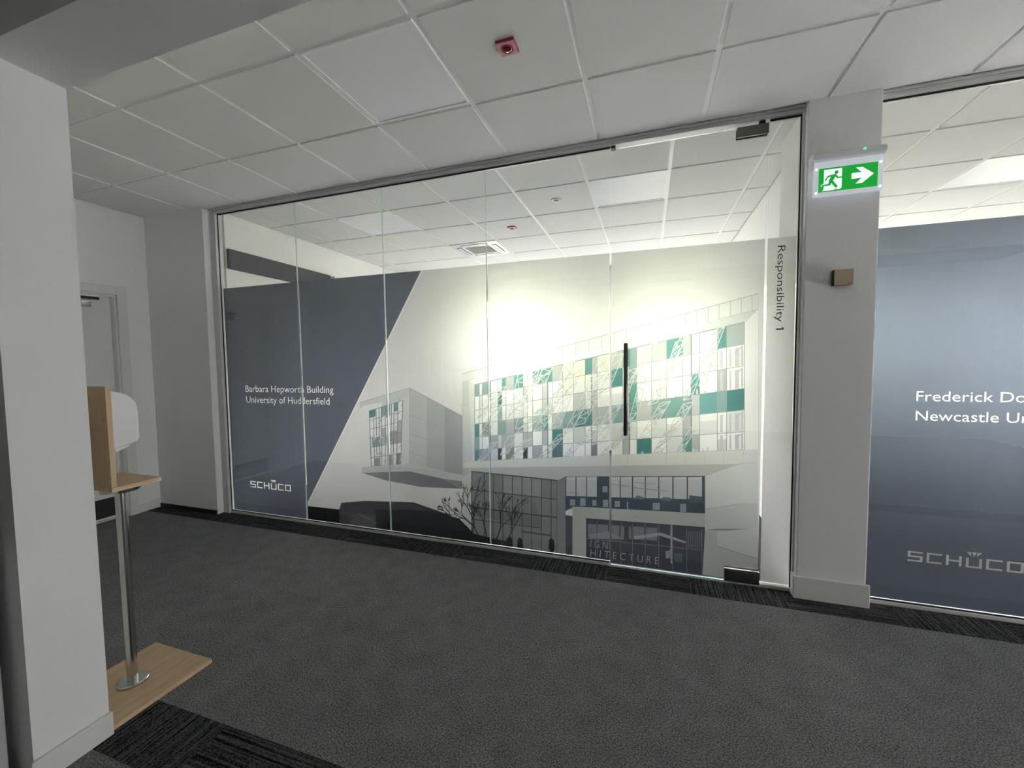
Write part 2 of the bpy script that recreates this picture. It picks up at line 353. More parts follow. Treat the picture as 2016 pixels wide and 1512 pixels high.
struct(MB().box(XL+0.0005, XL+0.012, D-0.172, -0.0915, 0, 0.09).build('baseboard_left', M['whitepaint'], bevel=0.003), 'short white skirting between door and corner', 'skirting')
struct(MB().box(-0.607, 0.150, -0.101, -0.0905, 0.003, 0.04).build('baseboard_front', M['dark'], bevel=0.002), 'low black skirting beneath the white wall beside the glass', 'skirting')

# ------------------------------------------------------------------ artwork of the printed film (drawn as outlines in the plane of the glass)
Y_INK = 0.0085
def W(u, v):
    p = at_y(u, v, Y_INK); return (p.x, p.z)
ART = []                                    # (polygon [(x,z)...], ink colour); later entries lie on top
INK = 0.80                                  # strength of the milky white under-print
def P(pts, c): ART.append(([W(*q) for q in pts], c if c is NAVY else tuple(INK*v for v in c)))
def L(p, q, w, c):
    dx, dy = q[0]-p[0], q[1]-p[1]; n = math.hypot(dx, dy)
    if n < 1e-6: return
    nx, ny = -dy/n*w/2, dx/n*w/2
    P([(p[0]+nx, p[1]+ny), (q[0]+nx, q[1]+ny), (q[0]-nx, q[1]-ny), (p[0]-nx, p[1]-ny)], c)
def lerp(a, b, t): return (a[0]+(b[0]-a[0])*t, a[1]+(b[1]-a[1])*t)
def quad_at(q, s, t): return lerp(lerp(q[0], q[1], s), lerp(q[3], q[2], s), t)     # q = TL, TR, BR, BL

def text_tris(s):
    cu = bpy.data.curves.new('t', 'FONT'); cu.body = s; cu.resolution_u = 3; cu.size = 1.0; cu.offset = -0.006
    ob = bpy.data.objects.new('t', cu); COL.objects.link(ob)
    bpy.context.view_layer.update()
    me = ob.evaluated_get(bpy.context.evaluated_depsgraph_get()).to_mesh()
    me.calc_loop_triangles()
    vs_ = [(v.co.x, v.co.y) for v in me.vertices]
    tr = [[vs_[i] for i in t.vertices] for t in me.loop_triangles]
    ob.evaluated_get(bpy.context.evaluated_depsgraph_get()).to_mesh_clear()
    bpy.data.objects.remove(ob); bpy.data.curves.remove(cu)
    return tr
def text_art(s, x0, zb, width, cap, c, store=None):
    tr = text_tris(s); xs = [p[0] for t in tr for p in t]; xa, xb = min(xs), max(xs)
    caph = 0.729                                                # cap height of the built-in face at size 1
    tgt = ART if store is None else store
    for t in tr:
        pts = [(x0+(p[0]-xa)/(xb-xa)*width, zb+p[1]/caph*cap) for p in t]
        tgt.append((pts, c))
def text_px(s, tl, tr_, bl, c):                                 # text laid into a slanted pixel frame (cap top-left, cap top-right, base-left)
    T = text_tris(s); xs = [p[0] for t in T for p in t]; xa, xb = min(xs), max(xs)
    for t in T:
        P([(tl[0]+(tr_[0]-tl[0])*((p[0]-xa)/(xb-xa))+(bl[0]-tl[0])*(1-p[1]/0.729), tl[1]+(tr_[1]-tl[1])*((p[0]-xa)/(xb-xa))+(bl[1]-tl[1])*(1-p[1]/0.729)) for p in t], c)
def logo_art(x0, z0, w, h, c, store=None):
    """wide square-cut letters S C H U C O with a three-ray crown above the U"""
    tgt = ART if store is None else store
    t = 0.155                                                   # stroke in cap heights (vertical unit h, letter width in units of w)
    def R(a, b, lo, hi): tgt.append(([(x0+a*w, z0+lo*h), (x0+b*w, z0+lo*h), (x0+b*w, z0+hi*h), (x0+a*w, z0+hi*h)], c))
    s = 0.024; lw = 0.137; gap = 0.0355
    for k, ch in enumerate('SCHUCO'):
        a = k*(lw+gap); b = a+lw
        if ch == 'S':
            R(a, b, 1-t, 1); R(a, b, 0.5-t/2, 0.5+t/2); R(a, b, 0, t); R(a, a+s, 0.5, 1); R(b-s, b, 0, 0.5)
        elif ch == 'C': R(a, a+s, 0, 1); R(a, b, 1-t, 1); R(a, b, 0, t)
        elif ch == 'H': R(a, a+s, 0, 1); R(b-s, b, 0, 1); R(a, b, 0.5-t/2, 0.5+t/2)
        elif ch == 'U':
            R(a, a+s, 0, 0.93); R(b-s, b, 0, 0.93); R(a, b, 0, t)
            m = (a+b)/2
            for q0, q1, q2 in ((-0.066, -0.026, -0.030), (-0.021, 0.021, 0.0), (0.026, 0.066, 0.030)):
                tgt.append(([(x0+(m+q0)*w, z0+1.50*h), (x0+(m+q2*0.85)*w, z0+1.08*h), (x0+(m+q1)*w, z0+1.50*h)], c))
        else: R(a, a+s, 0, 1); R(b-s, b, 0, 1); R(a, b, 1-t, 1); R(a, b, 0, t)

NAVY = (0.120, 0.138, 0.178); WHITE = (0.66, 0.66, 0.67); CLAD = (0.66, 0.69, 0.68); CLADL = (0.80, 0.82, 0.81)
TEAL = (0.14, 0.36, 0.34); DTEAL = (0.10, 0.27, 0.27); SLATE = (0.30, 0.42, 0.44); GREY = (0.52, 0.54, 0.55); LINE = (0.30, 0.33, 0.36); DARK = (0.10, 0.11, 0.14); LATT = (0.68, 0.71, 0.72)
# stone joints on the white ground
for (a, b) in [((760, 683), (1110, 676)), ((735, 741), (910, 736)), ((690, 848), (727, 848)), ((660, 899), (714, 903)), ((1497, 741), (1560, 741)), ((1497, 816), (1560, 816)), ((1500, 892), (1560, 893)), ((1500, 963), (1558, 966))]: L(a, b, 1.0, (0.86, 0.87, 0.87))
for x in (800, 845, 870): L((x, 684), (x+1, 770), 0.9, (0.90, 0.90, 0.90))
# ---- smaller block on the left
P([(805, 764), (910, 819), (910, 955), (806, 928), (793, 914), (793, 786)], (0.58, 0.61, 0.61))
P([(840, 782), (910, 819), (910, 955), (840, 937)], (0.50, 0.53, 0.54))
P([(875, 801), (910, 819), (910, 955), (875, 946)], (0.43, 0.45, 0.47))
P([(793, 780), (806, 776), (806, 928), (792, 914)], (0.70, 0.73, 0.72))
P([(708.5, 792.5), (805, 764), (806, 780), (727, 811), (709, 804.5)], CLAD)
P([(709, 804.5), (716, 799), (752, 792), (752, 800), (727, 811)], (0.83, 0.85, 0.84))
for k in range(1, 4): L((806, 780+k*37), (910, 822+k*33), 0.9, (0.45, 0.48, 0.49))
L((806, 764), (910, 819), 1.4, (0.40, 0.43, 0.44)); L((708.5, 792.5), (805, 764), 1.2, (0.50, 0.53, 0.53)); L((806, 765), (806, 928), 0.9, (0.5, 0.53, 0.53))
rnd = random.Random(11)
q = [(727, 809), (793, 788), (789, 914), (731, 918)]
P(q, (0.90, 0.91, 0.91))
for (s0, s1, t0, t1, c) in [(0, .18, 0, .13, DTEAL), (.36, .62, 0, .16, SLATE), (.74, .86, 0, .14, TEAL), (.5, .6, .0, .2, (0.25, 0.3, 0.38)), (.05, .3, .5, .66, SLATE), (.3, .55, .52, .66, (0.50, 0.58, 0.57)), (.62, 1, .45, .66, (0.46, 0.46, 0.49)), (.36, .5, .36, .52, GREY), (.85, 1, .3, .5, GREY), (.1, .3, .86, 1, (0.42, 0.42, 0.44)), (.6, .72, .84, 1, (0.42, 0.42, 0.44)), (.84, .98, .82, 1, (0.3, 0.3, 0.32))]:
    P([quad_at(q, s0, t0), quad_at(q, s1, t0), quad_at(q, s1, t1), quad_at(q, s0, t1)], c)
for s in (0.0, .12, .2, .29, .36, .48, .56, .66, .74, .86, 1.0): L(quad_at(q, s, 0), quad_at(q, s, 1), 1.5, (0.26, 0.28, 0.31))
for t in (0, .17, .33, .5, .66, .84, 1): L(quad_at(q, 0, t), quad_at(q, 1, t), 1.2, LINE)
for k in range(30):
    s, t = rnd.uniform(-.05, .95), rnd.uniform(.08, .95); a = quad_at(q, s, t); an = rnd.choice((0.9, 1.1, 2.2, 0.4)); ln = rnd.uniform(7, 20)
    b = (a[0]+ln*math.cos(an), a[1]-ln*math.sin(an)); L(a, b, 1.3, rnd.choice(((0.42, 0.44, 0.46), (0.72, 0.74, 0.75))))
P([(712, 919.5), (731, 918), (789, 914), (806, 913), (910, 935), (910, 958), (806, 928), (713, 931)], (0.62, 0.65, 0.65))
P([(713, 931), (806, 928), (870, 942), (905, 962), (830, 959), (760, 946)], (0.26, 0.26, 0.29))
P([(870, 942), (930, 950), (930, 966), (905, 962)], (0.34, 0.35, 0.37))
# ---- main block: left pier, parapet, soffit
P([(910, 736), (936, 750), (936, 910), (930, 930), (928, 1075), (910, 1072)], (0.66, 0.69, 0.68))
P([(922, 752), (936, 757), (936, 908), (931, 908)], (0.76, 0.78, 0.77))
P([(909.5, 736), (1493.5, 578), (1493.5, 608), (910, 752)], (0.76, 0.80, 0.79))
P([(922, 750), (1493.5, 608), (1467, 634.5), (935, 757.5)], (0.87, 0.88, 0.86))
P([(1380, 637), (1493.5, 608), (1467, 634.5), (1380, 655)], (0.68, 0.71, 0.71))
L((909.5, 736), (1493.5, 578), 1.8, (0.55, 0.59, 0.58)); L((910, 752), (1493.5, 608), 0.9, (0.6, 0.63, 0.63))
for i in range(22):
    t = (i+1)/22.6; t = t**0.82; a = lerp((909.5, 736), (1493.5, 578), t); b = lerp((910, 752), (1493.5, 608), t)
    L(a, b, 1.2, (0.52, 0.55, 0.55)); L(b, (b[0]+7, b[1]+9*(1-t)+4), 1.0, (0.55, 0.58, 0.58))
P([(1467, 634.5), (1493.5, 608), (1493.5, 900), (1465, 886)], (0.90, 0.91, 0.90))
L((1493.5, 578), (1493.5, 900), 1.0, (0.7, 0.72, 0.72))
# ---- main glazing
VX = [934.6, 943.5, 949.4, 965.3, 980.2, 988, 996, 1012, 1030, 1038.7, 1048.7, 1067.5, 1078.4, 1087.3, 1108, 1129, 1152, 1164.7, 1175.6, 1201.4, 1226, 1239.3, 1253.8, 1282.8, 1312.3, 1344.7, 1361, 1377.4, 1412.5, 1430.6, 1465.5]
YL = [757.4, 781, 808, 835, 861.4, 885.6, 907.5]; YR = [634.4, 677, 720, 764.5, 807, 850, 885.5]
def gy(x, r):
    k = int(r); f = r-k; t = (x-934.6)/(1465.5-934.6)
    a = YL[k]+(YR[k]-YL[k])*t
    if f < 1e-6: return a
    return a+f*(YL[k+1]+(YR[k+1]-YL[k+1])*t-a)
def cell(xa, xb, r0, r1, c): P([(xa, gy(xa, r0)), (xb, gy(xb, r0)), (xb, gy(xb, r1)), (xa, gy(xa, r1))], c)
cell(934.6, 1465.5, 0, 6, (0.93, 0.94, 0.93))
lime = (0.86, 0.92, 0.66)  # green light from the shrubs behind, put into the pane inks
for xa, xb in ((1108, 1152), (1175.6, 1201.4), (1253.8, 1282.8), (1377.4, 1412.5)): cell(xa, xb, 0, 1, lime)
for xa, xb in ((1108, 1201.4), (1253.8, 1344.7)): cell(xa, xb, 1, 2, (0.88, 0.93, 0.74))
rnd = random.Random(5)
for i in range(len(VX)-1):                                      # faint interior tone in the panes
    for r in range(6):
        v = rnd.uniform(-0.11, 0.03)-0.05*(r >= 4)
        if rnd.random() < 0.5: cell(VX[i], VX[i+1], r+rnd.choice((0, 0.0, 0.35)), r+1, (0.86+v, 0.87+v, 0.88+v))
PAN = [
 (934.6, 943.5, 0, SLATE), (949.4, 965.3, 0, SLATE), (988, 996, 0, TEAL), (996, 1012, 0, GREY), (1012, 1030, 0, TEAL), (1048.7, 1087.3, 0, TEAL), (1087.3, 1108, 0, GREY), (1152, 1164.7, 0, TEAL), (1164.7, 1175.6, 0, GREY), (1201.4, 1226, 0, GREY), (1226, 1239.3, 0, TEAL), (1239.3, 1253.8, 0, SLATE), (1282.8, 1312.3, 0, GREY), (1312.3, 1344.7, 0, TEAL), (1344.7, 1361, 0, GREY), (1412.5, 1430.6, 0, TEAL), (1430.6, 1465.5, 0, (0.47, 0.53, 0.54)),
 (980.2, 988, 1, DTEAL), (1201.4, 1226, 1, DTEAL), (1239.3, 1253.8, 1, SLATE), (980.2, 988, 2, SLATE), (1030, 1038.7, 1, GREY), (1067.5, 1078.4, 1, (0.62, 0.62, 0.65)), (1067.5, 1078.4, 2, (0.62, 0.62, 0.65)), (1164.7, 1175.6, 2, GREY), (1129, 1152, 2, (0.6, 0.6, 0.62)),
 (1239.3, 1253.8, 2, TEAL), (1361, 1377.4, 2, TEAL), (1412.5, 1430.6, 2, GREY),
 (934.6, 943.5, 3, DTEAL), (949.4, 965.3, 3, (0.35, 0.36, 0.39)), (980.2, 996, 3, SLATE), (996, 1012, 3, GREY), (1012, 1030, 3, SLATE), (1048.7, 1067.5, 3, (0.42, 0.48, 0.52)), (1067.5, 1078.4, 3, TEAL), (1087.3, 1108, 3, GREY), (1108, 1129, 3, SLATE), (1129, 1164.7, 3, DTEAL), (1164.7, 1201.4, 3, GREY), (1201.4, 1226, 3, (0.24, 0.38, 0.41)), (1239.3, 1253.8, 3, TEAL), (1253.8, 1282.8, 3, (0.58, 0.58, 0.58)), (1282.8, 1312.3, 3, SLATE), (1312.3, 1344.7, 3, (0.22, 0.42, 0.41)), (1344.7, 1361, 3, SLATE), (1361, 1377.4, 3, (0.58, 0.58, 0.60)), (1377.4, 1412.5, 3, (0.18, 0.40, 0.40)), (1412.5, 1430.6, 3, SLATE), (1430.6, 1465.5, 3, DTEAL),
 (934.6, 943.5, 4, SLATE), (965.3, 980.2, 4, (0.5, 0.5, 0.55)), (988, 1012, 4, (0.5, 0.5, 0.54)), (1067.5, 1078.4, 4, GREY), (1087.3, 1108, 4, DTEAL), (1226, 1239.3, 4, GREY), (1344.7, 1361, 4, GREY), (1030, 1048.7, 4, (0.55, 0.55, 0.58)),
 (934.6, 943.5, 5, DTEAL), (943.5, 965.3, 5, (0.42, 0.42, 0.46)), (980.2, 988, 5, DARK), (996, 1012, 5, (0.32, 0.31, 0.34)), (1030, 1038.7, 5, DARK), (1048.7, 1067.5, 5, (0.5, 0.5, 0.53)), (1087.3, 1108, 5, (0.16, 0.24, 0.26)), (1164.7, 1175.6, 5, (0.28, 0.29, 0.33)), (1226, 1239.3, 5, GREY), (1253.8, 1282.8, 5, DTEAL), (1344.7, 1361, 5, TEAL), (1361, 1377.4, 5, GREY)]
for xa, xb, r, c in PAN: cell(xa, xb, r, r+1, c)
# receding window frames seen through the panes on the right
for r in (1, 2, 4, 5):
    for xa, xb in ((1418, 1423), (1436, 1440), (1447, 1455), (1459, 1463)): cell(xa, xb, r+0.12, r+0.95, (0.62, 0.64, 0.66))
    L((1446, gy(1446, r+0.35)), (1463, gy(1463, r+0.08)), 2.0, (0.55, 0.57, 0.59))
for k in range(30):                                             # small figures and planting on the floor lines
    x = rnd.uniform(1258, 1410); r = rnd.choice((2, 2, 5)); h = rnd.uniform(0.12, 0.28)
    P([(x-1.2, gy(x, r+1-h)), (x+1.0, gy(x, r+1-h)), (x+2, gy(x, r+0.98)), (x-2, gy(x, r+0.98))], (0.70, 0.71, 0.71))
for x in VX: L((x, gy(x, 0)), (x, gy(x, 6)), 1.3, (0.38, 0.41, 0.44))
for x in (965.3, 1078.4, 1164.7, 1239.3, 1361): L((x, gy(x, 0)), (x, gy(x, 6)), 2.2, (0.24, 0.28, 0.31))
for r in range(7):
    for xa, xb in zip(VX[:-1], VX[1:]): L((xa, gy(xa, r)), (xb, gy(xb, r)), 1.4 if r else 2.2, (0.40, 0.43, 0.46))
# steel lattice in front of the glazing: slanted bands of thin white bars
def band(x0, r0, x1, r1, w, n, seed):
    g = random.Random(seed); a = (x0, gy(x0, r0)); b = (x1, gy(x1, r1))
    def at(t, s): c = lerp(a, b, t); return (c[0]+s*w, c[1]-s*w*0.24)
    L(at(0, 0), at(1, 0), 1.5, LATT); L(at(0, 1), at(1, 1), 1.5, LATT)
    prev = at(0, 0)
    for i in range(1, n+1):
        nx = at(min(1, i/n+g.uniform(-.04, .04)), (i % 2)*g.uniform(.8, 1.0)); L(prev, nx, 1.3, LATT if g.random() < .65 else (0.5, 0.53, 0.55)); prev = nx
        if g.random() < .6: L(at(g.random(), 0), at(g.random(), 1), 1.2, LATT if g.random() < .5 else (0.52, 0.55, 0.57))
    L(at(0, 0), at(0, 1), 1.4, LATT); L(at(1, 0), at(1, 1), 1.4, LATT)
for k, bd in enumerate([(940, 2.6, 962, .9, 14, 6), (945, 4.0, 985, 1.0, 16, 8), (1000, 3.0, 1020, .0, 26, 7), (1014, 3.7, 1045, -.2, 16, 7), (1052, 1.2, 1068, .0, 20, 4),
    (1015, 4.0, 1060, 2.6, 22, 7), (1050, 4.0, 1080, 2.4, 20, 6), (1085, 3.9, 1130, .6, 17, 9), (1092, 2.4, 1110, -.3, 22, 4), (1110, 4.3, 1160, 1.6, 16, 8), (1130, 3.9, 1165, 2.2, 20, 7),
    (1170, 1.6, 1200, -.4, 14, 6), (1165, 5.2, 1200, 3.1, 22, 7), (1180, 2.2, 1210, .2, 18, 6), (1200, 5.6, 1236, 3.6, 16, 6), (1238, 4.0, 1262, 1.6, 15, 8), (1238, 1.9, 1280, -.3, 14, 7),
    (1275, 3.2, 1335, .8, 18, 7), (1258, 5.0, 1300, 3.2, 20, 7), (1308, 5.0, 1345, 3.4, 20, 6), (1312, 1.3, 1340, -.4, 14, 4), (1345, 3.2, 1380, 1.0, 16, 6), (1362, 1.6, 1412, -.2, 12, 5), (1375, 2.6, 1405, 1.3, 14, 5),
    (1005, 6.0, 1030, 4.6, 18, 5), (1060, 6.0, 1100, 4.4, 16, 6), (1180, 6.0, 1225, 4.6, 18, 8), (1285, 6.0, 1310, 4.7, 20, 7), (940, 6.0, 965, 4.6, 14, 5), (985, 5.6, 1000, 4.2, 16, 5), (955, 2.0, 985, .7, 12, 5), (1030, 2.0, 1052, .4, 14, 5), (1070, 3.0, 1100, 1.2, 16, 6), (1140, 5.2, 1175, 3.6, 18, 7), (1150, 2.0, 1180, .2, 16, 6), (1215, 3.2, 1240, 1.2, 14, 6), (1300, 2.4, 1330, .2, 16, 6), (1330, 6.0, 1360, 4.6, 14, 5), (1110, 6.0, 1140, 4.6, 16, 6), (1390, 1.5, 1415, 0, 12, 5)]): band(*bd, 100+k)
# ---- sill band, soffit, right-hand return wall
P([(931, 908), (1200, 896), (1491, 884.5), (1492, 913), (910, 921), (912, 912)], (0.76, 0.77, 0.74))
P([(910, 921), (1492, 913), (1459, 912), (1388, 938), (1112, 938), (1097, 946), (928, 928), (910, 940)], (0.58, 0.60, 0.60))
P([(1388, 937), (1459, 912), (1492, 912), (1492, 1075), (1410, 1046), (1388, 1042)], (0.72, 0.75, 0.74))
P([(1388, 1002), (1459, 990), (1492, 991), (1492, 1075), (1410, 1046), (1388, 1042)], (0.64, 0.66, 0.67))
for i in range(7): a = 1235+i*38; L((a, 894-i*1.4), (a, 914), 0.9, (0.62, 0.64, 0.62))
L((1388, 937), (1459, 912), 1.1, (0.5, 0.53, 0.53)); L((1459, 912), (1490, 911), 1.0, (0.6, 0.62, 0.62)); L((1491, 885), (1492, 1075), 1.0, (0.66, 0.68, 0.68)); L((1388, 1003), (1455, 992), 0.9, (0.5, 0.52, 0.53))
P([(1412, 1041), (1482, 1041), (1440, 1045), (1384, 1044)], (0.32, 0.33, 0.37))
P([(1383, 1044), (1412, 1046), (1412, 1076), (1492, 1098), (1495, 1155), (1383, 1132)], (0.56, 0.57, 0.60))
P([(1412, 1046), (1492, 1040), (1494, 1098), (1412, 1075)], (0.66, 0.67, 0.69))
L((1412, 1075), (1492, 1100), 1.2, (0.36, 0.37, 0.40))
# ---- lower glazed wall on the left
P([(928, 928), (1097, 946), (1097, 1090), (928, 1068)], (0.30, 0.31, 0.32))
P([(990, 935), (1066, 943), (1066, 980), (990, 971)], (0.36, 0.38, 0.41))
P([(1048, 988), (1055, 988), (1066, 1040), (1047, 1037)], (0.26, 0.27, 0.28))
P([(928, 1003), (1066, 1018), (1066, 1040), (928, 1014)], (0.24, 0.25, 0.27))
for x in (928.6, 953.4, 971.7, 990, 1008.6, 1027.8, 1046.7, 1066, 1085, 1097): L((x, 928+(x-928)*0.106), (x, 1068+(x-928)*0.13), 1.7, (0.12, 0.13, 0.15))
for a, b, w in [((928, 928), (1097, 946), 2.2), ((928, 964), (1097, 983), 1.7), ((928, 999), (1097, 1019), 2.8), ((928, 1022), (1066, 1040), 1.7)]: L(a, b, w, (0.10, 0.11, 0.13))
P([(1028, 1045), (1085, 1053), (1085, 1056), (1028, 1048)], (0.12, 0.12, 0.14))
P([(1097, 946), (1113, 938), (1114, 1090), (1097, 1090)], (0.30, 0.31, 0.34))
# ---- band of windows above the entrance
P([(1113, 938), (1388, 937), (1388, 1011), (1127, 1000), (1113, 1006)], (0.085, 0.12, 0.16))
for xa, xb in ((1115, 1133), (1135, 1154), (1156, 1175), (1201, 1220), (1222, 1244), (1246.5, 1269.5), (1271.5, 1296), (1298, 1323.5), (1326, 1352), (1354.5, 1382)):
    t = (xa-1115)/267; P([(xa, 939), (xb, 938.5), (xb, 977+7*t), (xa, 976.5+7*t)], (0.62, 0.63, 0.67))
    P([(xa, 941), (xb, 940.5), (xb, 943), (xa, 943.5)], (0.72, 0.73, 0.76))
for x, y, w, h in ((1186, 957, 10, 12), (1122, 983, 10, 12), (1142, 981, 11, 15), (1166, 984, 8, 12), (1187, 984, 10, 14), (1210, 986, 10, 12), (1234, 988, 3, 14), (1285, 990, 14, 14), (1339, 992, 12, 16)): P([(x, y), (x+w, y), (x+w, y+h), (x, y+h)], (0.40, 0.44, 0.48))
for a, b in (((1202, 953), (1242, 958)), ((1246, 960), (1315, 967)), ((1250, 950), (1292, 953)), ((1117, 969), (1139, 972))): L(a, b, 1.3, (0.36, 0.38, 0.42))
P([(1356, 983), (1358, 975), (1382, 978), (1382, 990), (1356, 990)], (0.15, 0.17, 0.2)); P([(1300, 985), (1306, 978), (1320, 980), (1322, 987)], (0.22, 0.23, 0.27)); P([(1248, 982), (1254, 975), (1268, 979), (1268, 984)], (0.25, 0.27, 0.3))
# ---- pale frame and entrance glazing
P([(1127, 997), (1388, 1011), (1388, 1046), (1154, 1020), (1154, 1104), (1127, 1098)], (0.55, 0.57, 0.57))
P([(1113, 1014), (1127, 1016), (1127, 1098), (1114, 1092)], (0.12, 0.12, 0.15))
P([(1154, 1020), (1388, 1038), (1383, 1134), (1154, 1104)], (0.10, 0.105, 0.145))
for xa, xb in ((1157, 1174), (1177, 1197), (1203, 1219), (1222, 1229), (1238, 1243), (1247, 1268), (1272, 1294)):
    t = (xa-1154)/230; P([(xa, 1031+14*t), (xb, 1032+14*t), (xb, 1058+13*t), (xa, 1056+13*t)], (0.27, 0.28, 0.33))
P([(1160, 1052), (1200, 1046), (1229, 1062), (1160, 1060)], (0.36, 0.37, 0.40)); P([(1247, 1056), (1300, 1048), (1350, 1066), (1350, 1070), (1300, 1055), (1250, 1062)], (0.42, 0.43, 0.46))
P([(1320, 1033), (1324, 1034), (1324, 1110), (1320, 1109)], (0.40, 0.42, 0.46))
for x in (1175.6, 1201, 1222, 1245.5, 1270, 1297, 1324, 1352, 1382): L((x, 1024+(x-1154)*0.075), (x, 1106+(x-1154)*0.12), 1.3, (0.24, 0.26, 0.31))
for i in range(8): L((1356+i*3.6, 1046), (1355+i*3.6, 1078), 1.0, (0.30, 0.31, 0.35))
L((1154, 1060), (1383, 1083), 1.2, (0.30, 0.32, 0.36))
text_px('I G N', (1163, 1062), (1197, 1066), (1162, 1077), (0.46, 0.47, 0.50))
text_px('H I T E C T U R E', (1163, 1080), (1297, 1096), (1162, 1095), (0.50, 0.51, 0.54))
P([(1310, 1086), (1320, 1082), (1319, 1098), (1311, 1100)], (0.36, 0.37, 0.42)); P([(1328, 1088), (1344, 1090), (1343, 1108), (1328, 1106)], (0.13, 0.2, 0.22))
# ---- ground, hedge and bare trees along the foot of the picture
P([(604, 996), (668, 1003), (672, 1055), (604, 1040)], (0.015, 0.02, 0.02))
P([(668, 1003), (672, 990), (720, 986), (815, 989), (880, 1012), (928, 1050), (1000, 1066), (1000, 1090), (668, 1046)], (0.085, 0.088, 0.10))
P([(690, 1010), (760, 1018), (760, 1050), (690, 1040)], (0.14, 0.145, 0.15))
P([(740, 1004), (800, 1003), (860, 1008), (905, 1022), (935, 1052), (985, 1066), (985, 1085), (740, 1050)], (0.032, 0.036, 0.04))
L((704, 1010), (742, 1030), 1.6, (0.28, 0.29, 0.30))
g = random.Random(3)
def branch(x, y, a, ln, w, d):
    x2, y2 = x+ln*math.cos(a), y-ln*math.sin(a); L((x, y), (x2, y2), w, (0.05, 0.05, 0.06))
    if d:
        for k in range(g.choice((2, 3))): branch(x2, y2, a+g.uniform(-.55, .55), ln*g.uniform(.62, .86), max(0.8, w*.68), d-1)
for (x, y, a, ln) in ((960, 1068, 1.75, 30), (975, 1070, 1.25, 34), (945, 1062, 2.0, 28), (910, 1040, 2.4, 24), (930, 1060, 1.5, 36), (990, 1074, 0.95, 26)): branch(x, y, a, ln, 2.2, 4)
for (x, y) in ((1004, 1072), (1024, 1074), (1086, 1075)):
    P([(x-5, y-12), (x, y-16), (x+5, y-11), (x+6, y+6), (x+1, y+16), (x-6, y+5)], (0.05, 0.05, 0.06))
# ---- navy panel with the white title and maker's mark
P([(425, 560), (830.5, 533), (830, 530), (603, 997), (603, 1050), (425, 1050)], NAVY)
L((830.5, 533), (603, 997), 2.0, (1, 1, 1))
text_art('Barbara Hepworth Building', 0.443, 1.130, 0.978, 0.062, (1, 1, 1))
text_art('University of Huddersfield', 0.447, 1.032, 0.93, 0.062, (1, 1, 1))
logo_art(0.447, 0.254, 0.475, 0.058, (1, 1, 1))
ART2 = []
text_art('Frederick Douglass Centre', 5.275, 1.137, 0.895, 0.056, (1, 1, 1), ART2)
text_art('Newcastle University', 5.275, 1.032, 0.70, 0.056, (1, 1, 1), ART2)
logo_art(5.265, 0.255, 0.477, 0.056, (0.45, 0.45, 0.45), ART2)

def clip(poly, x0, x1, z0, z1):
    for ax, lim, sg in ((0, x0, 1), (0, x1, -1), (1, z0, 1), (1, z1, -1)):
        out = []
        for i in range(len(poly)):
            a, b = poly[i-1], poly[i]; da, db = (a[ax]-lim)*sg, (b[ax]-lim)*sg
            if (da >= 0) != (db >= 0):
                t = da/(da-db); out.append((a[0]+(b[0]-a[0])*t, a[1]+(b[1]-a[1])*t))
            if db >= 0: out.append(b)
        poly = out
        if len(poly) < 3: return []
    return poly
def print_mesh(name, art, base, x0, x1, z0, z1, parent):
    """one flat print: the outlines cut each other into a plane mosaic, each face carries the ink that lies on top"""
    vv, ff, cc = [], [], []
    def add(poly, c):
        area = sum(poly[i-1][0]*poly[i][1]-poly[i][0]*poly[i-1][1] for i in range(len(poly)))
        if abs(area) < 2e-7: return
        if area < 0: poly = poly[::-1]
        n = len(vv); vv.extend(Vector(((p[0]-x0)*100, (p[1]-z0)*100)) for p in poly); ff.append(list(range(n, n+len(poly)))); cc.append(c)
    add([(x0, z0), (x1, z0), (x1, z1), (x0, z1)], base)
    for poly, c in art:
        p = clip(poly, x0, x1, z0, z1)
        if p: add(p, c)
    ov, oe, of, _, _, _ = delaunay_2d_cdt(vv, [], ff, 0, 1e-3)
    me = bpy.data.meshes.new(name)
    fs = [tuple(f) for f in of]
    V = np.array([(v.x, v.y) for v in ov]); C = V[np.array(fs)].mean(axis=1)
    cols = np.zeros((len(fs), 4)); cols[:, 3] = 1
    for f, c in zip(ff, cc):
        q = np.array([vv[i] for i in f]); lo, hi = q.min(0), q.max(0)
        k = np.nonzero((C[:, 0] >= lo[0]) & (C[:, 0] <= hi[0]) & (C[:, 1] >= lo[1]) & (C[:, 1] <= hi[1]))[0]
        if not len(k): continue
        p = C[k]; ins = np.zeros(len(k), bool)
        for i in range(len(q)):
            a_, b_ = q[i-1], q[i]; cr = (a_[1] > p[:, 1]) != (b_[1] > p[:, 1])
            if a_[1] != b_[1]: ins ^= cr & (p[:, 0] < a_[0]+(p[:, 1]-a_[1])*(b_[0]-a_[0])/(b_[1]-a_[1]))
        cols[k[ins], :3] = c
    me.from_pydata([(v.x/100+x0, Y_INK, v.y/100+z0) for v in ov], [], fs)
    at = me.attributes.new('ink', 'FLOAT_COLOR', 'FACE')
    at.data.foreach_set('color', cols.ravel())
    me.materials.append(M['ink'])
    o = bpy.data.objects.new(name, me); COL.objects.link(o); o.parent = parent
    return o

